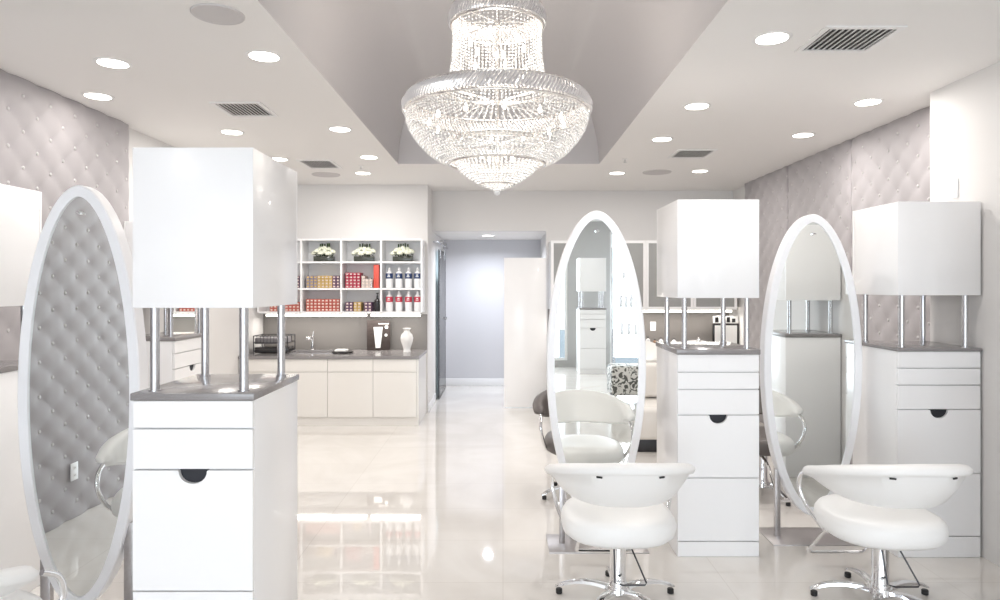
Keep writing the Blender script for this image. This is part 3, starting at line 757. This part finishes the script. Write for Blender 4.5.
# product cartons: one mesh per kind, copied
def carton_proto(w_, h_, d_, m, face):
    b = BM(); box(b, -w_/2, w_/2, 0, d_, 0, h_, 0.002, 1)
    box(b, -w_*0.28, w_*0.28, -0.0006, 0.0002, h_*0.25, h_*0.75, 0, 1, 1)
    for f in b.faces: pass
    me = bpy.data.meshes.new('product_carton'); b.to_mesh(me); b.free(); me.materials.append(m); me.materials.append(face); return me
CW, CHt = 0.046, 0.038
W1 = mat('pale print', (0.75, 0.62, 0.55), 0.5); W2 = mat('dark print', (0.16, 0.10, 0.08), 0.5)
protos = {'red': carton_proto(CW-0.002, CHt-0.0015, 0.17, M['redbox'], W1), 'gold': carton_proto(CW-0.002, CHt-0.0015, 0.17, M['gold'], M['pale']),
          'grey': carton_proto(CW-0.002, CHt-0.0015, 0.17, M['greyb'], M['gold']), 'purple': carton_proto(CW-0.002, CHt-0.0015, 0.17, M['purple'], W1),
          'crimson': carton_proto(CW-0.002, CHt-0.0015, 0.17, M['magenta'], M['pale']), 'pale': carton_proto(CW-0.002, CHt-0.0015, 0.17, M['pale'], W1)}
def carton(kind, x, z, label, group):
    o = bpy.data.objects.new('product_carton', protos[kind]); C.objects.link(o); o.location = (x, SY+0.05, z); tag(o, label, 'box', group)
def block(kind, x0, cols, zbase, rows, label, group):
    for c in range(cols):
        for r in range(rows if isinstance(rows, int) else rows[c]):
            carton(kind, x0+CW*(c+0.5), zbase+CHt*r, label, group)
c1 = xs_full[1] + tb/2 + 0.035; zb1 = zs[1]+tb/2+0.0005; zb0 = zs[0]+tb/2+0.0005
block('grey', c1, 3, zb1, 4, 'small grey violet carton at the left of the middle shelf stack', 'grey cartons on the middle shelf')
block('gold', c1+3*CW, 4, zb1, 4, 'small gold carton in the middle shelf stack under the left flowers', 'gold cartons on the middle shelf')
block('purple', c1+7*CW, 2, zb1, 4, 'small dark purple carton at the right of the middle shelf stack', 'purple cartons on the middle shelf')
block('red', c1, 9, zb0, 4, 'small brick red carton stacked on the bottom shelf left of the crimson ones', 'red cartons on the bottom shelf')
block('red', xs_full[1]-tb/2-0.02-8*CW, 8, zb0, 3, 'small red carton on the bottom shelf peeking out below the tower cabinet', 'red cartons on the leftmost bottom shelf')
block('purple', xs_full[1]-tb/2-0.02-3*CW, 3, zb1, 4, 'small dark carton on the leftmost middle shelf behind the tower cabinet', 'dark cartons on the leftmost middle shelf')
c2 = xs_full[2] + tb/2 + 0.03
block('crimson', c2, 4, zb1, 5, 'small crimson carton stacked on the middle shelf under the central flowers', 'crimson cartons on the middle shelf')
block('pale', c2+4*CW+0.012, 3, zb1, [4, 3, 3], 'small pale pink carton beside the crimson stack', 'pale cartons on the middle shelf')
block('purple', c2+0.0, 2, zb0, 3, 'small purple carton on the bottom shelf left of the gold ones', 'purple cartons on the bottom shelf')
block('gold', c2+2*CW+0.008, 2, zb0, 3, 'small gold carton on the bottom shelf under the crimson stack', 'gold cartons on the bottom shelf')
block('purple', c2+5*CW, 2, zb0, 3, 'small dark carton on the bottom shelf beside the black bottle', 'dark cartons on the bottom shelf')
tag(obj('tall_box', box(BM(), s_px(373.2), s_px(378.6), SY+0.02, SY+0.17, zb1, zb1+0.285, 0.002), M['red']), 'tall plain red box on the middle shelf', 'box')
t = thing('small_bottle', 'tiny grey bottle left of the tall red box', 'bottle', (s_px(370.6), SY+0.06, zb1))
obj('body', lathe(BM(), [(0.013, 0), (0.014, 0.01), (0.014, 0.07), (0.006, 0.085), (0.006, 0.10), (0, 0.10)], 14), M['steel'], t)
obj('cap', cyl(BM(), (0, 0), 0.008, 0.101, 0.125, 12), M['dark'], t)
t = thing('pump_bottle', 'black bottle on the bottom shelf beside the dark cartons', 'bottle', (s_px(376.2), SY+0.07, zb0))
obj('body', lathe(BM(), [(0.034, 0), (0.036, 0.01), (0.036, 0.13), (0.016, 0.155), (0.013, 0.17), (0, 0.17)], 20), M['black'], t)
obj('pump', lathe(BM(), [(0.012, 0.171), (0.012, 0.19), (0.006, 0.195), (0.006, 0.215), (0.018, 0.216), (0.016, 0.226), (0, 0.227)], 14), M['black'], t)
# litre bottles
def litre(lm, lab, grp, x, z):
    t = thing('shampoo_bottle', lab, 'bottle', (x, SY+0.075, z), 0, grp)
    obj('body', lathe(BM(), [(0.038, 0), (0.042, 0.006), (0.043, 0.05), (0.043, 0.165), (0.038, 0.185), (0.018, 0.205), (0.016, 0.215), (0, 0.215)], 22), M['plastic_w'], t)
    obj('wrap_label', lathe(BM(), [(0.0436, 0.115), (0.0438, 0.116), (0.0438, 0.178), (0.0420, 0.180)], 22, close=False), lm, t, label='coloured band with pale lettering marks')
    b = BM(); box(b, -0.018, 0.018, -0.0452, -0.0438, 0.135, 0.143); box(b, -0.012, 0.012, -0.0452, -0.0438, 0.152, 0.164); obj('print', b, M['paper'], t)
    obj('cap', lathe(BM(), [(0.017, 0.216), (0.017, 0.238), (0.012, 0.250), (0, 0.250)], 16), M['plastic_w'], t)
    return t
bx = [s_px(388.3), s_px(398), s_px(407.7), s_px(416.8)]
bl = litre(M['blue'], 'white bottle with navy band on the middle right shelf, leftmost', 'navy banded bottles', bx[0], zb1)
rl = litre(M['redl'], 'white bottle with red band on the bottom right shelf, leftmost', 'red banded bottles', bx[0], zb0)
for k, nm in ((1, 'second from the left'), (2, 'third from the left'), (3, 'rightmost')):
    dup(bl, (bx[k], SY+0.075, zb1), 0, 'white bottle with navy band on the middle right shelf, ' + nm)
    dup(rl, (bx[k], SY+0.075, zb0), 0, 'white bottle with red band on the bottom right shelf, ' + nm)
# worktop things
t = thing('dish_rack', 'dark two-tier wire rack at the left end of the worktop', 'rack', (-2.74, 8.0, ZC))
b = BM()
for sx in (-0.2, 0.2):
    for sy in (-0.14, 0.14): tube(b, [(sx, sy, 0.002), (sx, sy, 0.21)], 0.006, 8)
for z in (0.03, 0.13, 0.21): tube(b, [(-0.2, -0.14, z), (0.2, -0.14, z), (0.2, 0.14, z), (-0.2, 0.14, z)], 0.005, 8, closed=True)
for k in range(9): x = -0.16+0.04*k; tube(b, [(x, -0.14, 0.13), (x, -0.14, 0.21)], 0.003, 6); tube(b, [(x, 0.14, 0.13), (x, 0.14, 0.21)], 0.003, 6)
obj('wire_frame', b, M['dark'], t)
obj('upper_tray', box(BM(), -0.19, 0.16, -0.13, 0.13, 0.115, 0.185, 0.006), mat('grey tray', (0.20, 0.19, 0.20), 0.4), t)
obj('lower_tray', box(BM(), -0.19, 0.19, -0.13, 0.13, 0.01, 0.075, 0.006), M['black'], t)
t = thing('serving_tray', 'small black tray holding white cloths on the worktop', 'tray', (-1.92, 7.98, ZC))
obj('plate', lathe(BM(), [(0.10, 0), (0.13, 0.012), (0.135, 0.018), (0.09, 0.01), (0, 0.009)], 28), M['black'], t)
o = obj('folded_cloth', box(BM(), -2.00, -1.86, 7.91, 8.04, ZC+0.0195, ZC+0.044, 0.01, 3), M['paper']); tag(o, 'folded white cloth on the small black tray', 'cloth')
t = thing('display_board', 'dark brown display board with a white tube picture on the worktop', 'poster', (s_px(377.5)-0.02, YK-0.12, ZC))
W_, H_ = 0.285, 0.375
obj('board', box(BM(), -W_/2, W_/2, -0.012, 0.012, 0.0, H_, 0.002), M['brown'], t)
b = BM(); v = [b.verts.new(p) for p in ((-0.035, -0.0135, 0.03), (0.025, -0.0135, 0.03), (0.052, -0.0135, 0.29), (-0.060, -0.0135, 0.29))]; b.faces.new(v)
r_ = bmesh.ops.extrude_face_region(b, geom=b.faces[:]); [setattr(q.co, 'y', -0.0125) for q in r_['geom'] if isinstance(q, bmesh.types.BMVert)]
obj('tube_picture', b, M['paper'], t, label='white tube printed on the dark board')
b = BM(); tube(b, [(0.100, -0.0135, 0.29), (0.100, -0.0125, 0.29)], 0.022, 20); tube(b, [(0.094, -0.0135, 0.19), (0.094, -0.0125, 0.19)], 0.018, 20); box(b, 0.0, 0.13, -0.0138, -0.0125, 0.325, 0.335); obj('printed_marks', b, M['paper'], t)
tag(obj('vase', lathe(BM(), [(0.045, 0), (0.048, 0.01), (0.040, 0.03), (0.050, 0.07), (0.072, 0.13), (0.078, 0.175), (0.066, 0.215), (0.038, 0.245), (0.032, 0.265), (0.050, 0.285), (0.050, 0.292), (0.030, 0.288), (0.0, 0.10)], 36, close=True), M['ceramic'], loc=(-1.16, 8.05, ZC)), 'white ceramic baluster vase at the right end of the worktop', 'vase')
def outlet(name, loc, rz, label, w_=0.075, h_=0.12, slots=True):
    t = thing(name, label, 'outlet' if slots else 'switch', loc, rz)
    obj('cover_plate', box(BM(), -w_/2, w_/2, -0.007, 0, -h_/2, h_/2, 0.002), M['plastic_w'], t)
    if slots:
        for z in (-0.025, 0.025):
            s = obj('socket', box(BM(), -0.016, 0.016, -0.009, -0.0071, z-0.013, z+0.013, 0.001, 1), M['trimw'], t)
            b = BM(); box(b, -0.007, -0.005, -0.0096, -0.0091, z-0.005, z+0.005); box(b, 0.005, 0.007, -0.0096, -0.0091, z-0.005, z+0.005); obj('slot', b, M['dark'], s)
    else: obj('rocker', box(BM(), -0.014, 0.014, -0.011, -0.0071, -0.03, 0.03, 0.001, 1), M['plastic_w'], t)
outlet('wall_outlet', (-0.951, YK+0.08, 0.16+0.05), PI/2, 'small white outlet low on the corner wall beside the base cabinets')
outlet('wall_outlet', (XL+0.034, 1.45, 0.33), PI/2, 'white outlet on the tufted wall, seen in the left mirror')
outlet('wall_switch', (XW-0.0005, 4.18, 2.21), -PI/2, 'blank white plate high on the plain right wall above the tower cabinet', slots=False)
outlet('wall_outlet', (2.01, YB-0.0135, 1.06), 0, 'white outlet on the taupe splashback behind the central tower posts')

# ---------------------------------------------------------------- corridor: sliding glass door, white panel
t = thing('sliding_glass_door', 'tall frameless sliding glass door at the corridor mouth', 'door', (-0.905, 9.42, 0))
obj('glass_leaf', box(BM(), -0.006, 0.006, 0.0, 1.02, 0.02, 2.12, 0.001, 1), M['paneblue'], t)
b = BM(); box(b, -0.008, 0.008, -0.012, 0.0, 0.02, 2.12); box(b, -0.008, 0.008, 1.02, 1.03, 0.02, 2.12); box(b, -0.008, 0.008, 0, 1.02, 0.008, 0.02); obj('edge_profile', b, M['dark'], t)
b = BM(); tube(b, [(0.02, -0.42, 2.20), (0.02, 1.22, 2.20)], 0.014, 12); tube(b, [(-0.045, -0.35, 2.20), (0.02, -0.35, 2.20)], 0.012, 10); tube(b, [(-0.045, 1.15, 2.20), (0.02, 1.15, 2.20)], 0.012, 10); obj('rail', b, M['steel'], t)
for y in (0.15, 0.85):
    b = BM(); tube(b, [(0.002, y, 2.225), (0.038, y, 2.225)], 0.032, 18); box(b, 0.008, 0.014, y-0.018, y+0.018, 2.0, 2.22); obj('hanger', b, M['steel'], t)
b = BM(); tube(b, [(0.0, 0.95, 1.10), (0.035, 0.95, 1.10)], 0.018, 14); obj('handle', b, M['steel'], t)
t = thing('partition_panel', 'plain white upright panel standing in the corridor opening', 'panel', (0.29, 8.76, 0))
obj('panel', box(BM(), -0.277, 0.28, -0.02, 0.06, 0.008, 1.97, 0.002), M['lacquer'], t)
obj('foot_rail', box(BM(), -0.27, 0.275, -0.01, 0.05, 0.0, 0.008), M['steel'], t)

# ---------------------------------------------------------------- right back: glass wall cabinets, counter, backwash units
GY = YB-0.32
def g_px(px): return (px-503)*GY/667
def g_pz(py): return H + (286-py)*GY/667
gz0, gz1 = g_pz(309.5), g_pz(240.5)
gx = [g_px(551), g_px(598.5), g_px(646), g_px(693.5), 3.03]
for k, lab in enumerate(('leftmost, behind the left rim of the middle mirror', 'second, behind the right rim of the middle mirror', 'third, left of the central tower cabinet', 'fourth, hidden behind the central tower cabinet')):
    a, b_ = gx[k], gx[k+1]; hw = (b_-a)/2
    t = thing('glass_wall_cabinet', 'white-framed glass-door wall cabinet, ' + lab, 'cabinet', ((a+b_)/2, GY, gz0), 0, 'glass-door wall cabinets'); hh = gz1-gz0
    b = BM(); q = 0.018
    box(b, -hw, hw, 0.02, 0.315, 0, q); box(b, -hw, hw, 0.02, 0.315, hh-q, hh); box(b, -hw, -hw+q, 0.02, 0.315, q, hh-q); box(b, hw-q, hw, 0.02, 0.315, q, hh-q); box(b, -hw+q, hw-q, 0.30, 0.315, q, hh-q)
    obj('carcass', b, M['lacquer'], t)
    for z in (hh*0.32, hh*0.68): obj('shelf', box(BM(), -hw+q, hw-q, 0.04, 0.30, z-0.009, z+0.009), M['lacquer'], t)
    f = 0.035; b = BM(); box(b, -hw+0.002, hw-0.002, 0, 0.018, 0, f); box(b, -hw+0.002, hw-0.002, 0, 0.018, hh-f, hh); box(b, -hw+0.002, -hw+f, 0, 0.018, f, hh-f); box(b, hw-f, hw-0.002, 0, 0.018, f, hh-f)
    d = obj('door', b, M['lacquer'], t)
    obj('pane', box(BM(), -hw+f, hw-f, 0.007, 0.011, f, hh-f), M['frost'], d)
bar = thing('under_cabinet_light', 'bright strip light under the glass-door wall cabinets', 'light', (1.83, GY+0.03, gz0))
obj('housing', box(BM(), -1.15, 1.15, 0, 0.06, -0.012, -0.001), M['trimw'], bar); obj('diffuser', box(BM(), -1.14, 1.14, -0.004, 0.055, -0.036, -0.0125, 0.004), M['led'], bar)
light('under_cabinet_lamp', 'AREA', (1.83, GY+0.08, gz0-0.06), 8, (1, 0.95, 0.88), 2.3, sy=0.05)
tag(obj('splashback', box(BM(), 0.60, 3.03, YB-0.012, YB-0.001, 0.821, gz0-0.005), M['splash']), 'taupe splashback behind the right-hand back counter', 'splashback')
for k in range(4):
    a = 0.62 + 0.6*k; t = thing('base_cabinet', ('leftmost', 'second', 'third', 'rightmost')[k] + ' cream base cabinet under the right back counter', 'cabinet', (a+0.3, 8.36, 0), 0, 'right back base cabinets')
    obj('carcass', box(BM(), -0.3, 0.3, 0.02, 0.56, 0.10, 0.785), M['cream'], t); obj('plinth', box(BM(), -0.3, 0.3, 0.03, 0.05, 0, 0.10), M['stone'], t)
    obj('door', box(BM(), -0.298, 0.298, 0, 0.018, 0.105, 0.62, 0.0015, 1), M['cream'], t); obj('drawer', box(BM(), -0.298, 0.298, 0, 0.018, 0.626, 0.782, 0.0015, 1), M['cream'], t)
tag(obj('back_worktop', box(BM(), 0.62, 3.03, 8.345, YB-0.0125, 0.786, 0.82, 0.003), M['stone']), 'grey worktop along the right back wall', 'worktop')
# sign board with photo header on the back worktop
t = thing('display_stand', 'dark-framed white display panel on the right back worktop', 'display', (2.92, 8.72, 0.82))
obj('frame', box(BM(), -0.18, 0.16, -0.01, 0.02, 0, 0.29, 0.002), M['black'], t)
obj('poster', box(BM(), -0.155, 0.135, -0.013, -0.0105, 0.0, 0.265), M['paper'], t)
b = BM(); box(b, -0.17, 0.15, -0.008, 0.018, 0.295, 0.385); o = obj('header_card', b, M['paper'], t)
b = BM()
for x in (-0.15, -0.07, 0.0, 0.07): box(b, x, x+0.045, -0.0095, -0.0081, 0.305, 0.375-0.02*(x > 0))
obj('header_photos', b, M['black'], t)
for k, (px, hgt) in enumerate(((648, 0.13), (655, 0.10), (661, 0.12), (667, 0.09), (674, 0.11))):
    x = (px-503)*8.55/667
    t = thing('counter_bottle', 'small %s bottle on the right back worktop, %s from the mirror rim' % ('white' if k % 2 == 0 else 'amber', ('first', 'second', 'third', 'fourth', 'fifth')[k]), 'bottle', (x, 8.55, 0.82), 0, 'bottles on the right back worktop')
    m = M['plastic_w'] if k % 2 == 0 else mat('amber plastic', (0.25, 0.12, 0.05), 0.3)
    obj('body', lathe(BM(), [(0.026, 0), (0.028, 0.006), (0.028, hgt*0.7), (0.010, hgt*0.82), (0.010, hgt*0.88), (0, hgt*0.88)], 14), m, t)
    obj('cap', cyl(BM(), (0, 0), 0.012, hgt*0.885, hgt, 12), M['dark'], t)
# backwash units: cream body, padded seat, white tilting basin
def backwash(x, lab):
    t = thing('backwash_unit', lab, 'shampoo unit', (x, 6.95, 0), 0, 'backwash units')
    obj('base', box(BM(), -0.27, 0.27, 0.10, 0.62, 0.0, 0.70, 0.02), M['cream'], t)
    obj('toe_kick', box(BM(), -0.24, 0.24, -0.52, 0.10, 0.0, 0.12, 0.004), M['dark'], t)
    obj('seat', box(BM(), -0.27, 0.27, -0.60, 0.09, 0.125, 0.44, 0.05, 4), M['cream'], t)
    obj('backrest', box(BM(), -0.27, 0.27, -0.05, 0.095, 0.445, 0.80, 0.04, 4), M['cream'], t)
    b = BM(); n = 36; rings = []
    for f, z, dz in ((0.62, 0.70, 0), (0.85, 0.74, 0.01), (0.98, 0.83, 0.05), (1.0, 0.88, 0.085), (0.93, 0.885, 0.085), (0.80, 0.83, 0.05), (0.5, 0.76, 0.0), (0.1, 0.75, 0)):
        rings.append([b.verts.new((0.255*f*math.cos(2*PI*i/n), 0.34+0.27*f*math.sin(2*PI*i/n), z+dz*math.sin(2*PI*i/n)+0.02)) for i in range(n)])
    for A, B in zip(rings, rings[1:]):
        for i in range(n): b.faces.new((A[i], A[(i+1) % n], B[(i+1) % n], B[i]))
    b.faces.new(list(reversed(rings[0]))); b.faces.new(rings[-1])
    obj('basin', b, M['ceramic'], t, angle=60)
    b = BM(); tube(b, smooth_path([(0.0, 0.50, 0.80), (0, 0.50, 0.98), (0, 0.43, 1.02), (0, 0.38, 0.97)], 5), 0.012, 10); obj('tap', b, M['chrome'], t)
backwash(1.52, 'cream backwash unit with white basin, between the middle mirror and tower cabinet')
backwash(2.17, 'white backwash basin seen between the posts of the central tower cabinet')

# ---------------------------------------------------------------- behind the camera, seen in the mirrors
sh = thing('glass_shelf_unit', 'glass shelving in front of the shop window, reflected in the middle mirror', 'shelves', (2.44, -4.72, 0))
for x in (-0.30, 0.30):
    for y in (-0.13, 0.13): obj('upright', box(BM(), x-0.01, x+0.01, y-0.01, y+0.01, 0, 2.35), M['steel'], sh)
for z in (0.66, 1.19, 1.74, 2.2): obj('glass_shelf', box(BM(), -0.29, 0.29, -0.14, 0.14, z-0.008, z), M['pane'], sh)
k = 0
for z, n in ((1.74, 2), (1.19, 4), (0.66, 3)):
    for i in range(n):
        x = 2.44 - 0.2 + 0.4*(i+0.5)/n
        nm = ('top', 'middle', 'bottom')[(1.74, 1.19, 0.66).index(z)]
        t = thing('display_bottle', 'silver white product bottle on the %s glass shelf in the mirror' % nm, 'bottle', (x, -4.72, z+0.0005), 0, 'bottles on the %s glass shelf' % nm)
        hgt = 0.17 if z > 1.5 else 0.28
        obj('body', lathe(BM(), [(0.036, 0), (0.038, 0.01), (0.038, hgt*0.75), (0.014, hgt*0.85), (0, hgt*0.85)], 16), M['plastic_w'], t)
        obj('cap', cyl(BM(), (0, 0), 0.015, hgt*0.851, hgt, 12), M['steel'], t)
t = thing('ottoman', 'black and white damask ottoman reflected low in the middle mirror', 'ottoman', (1.72, -0.95, 0))
obj('cushion', box(BM(), -0.26, 0.26, -0.22, 0.22, 0.12, 0.52, 0.05, 4), M['damask'], t)
for sx in (-1, 1):
    for sy in (-1, 1): obj('leg', cyl(BM(), (sx*0.2, sy*0.17), 0.02, 0, 0.125, 12), M['dark'], t)
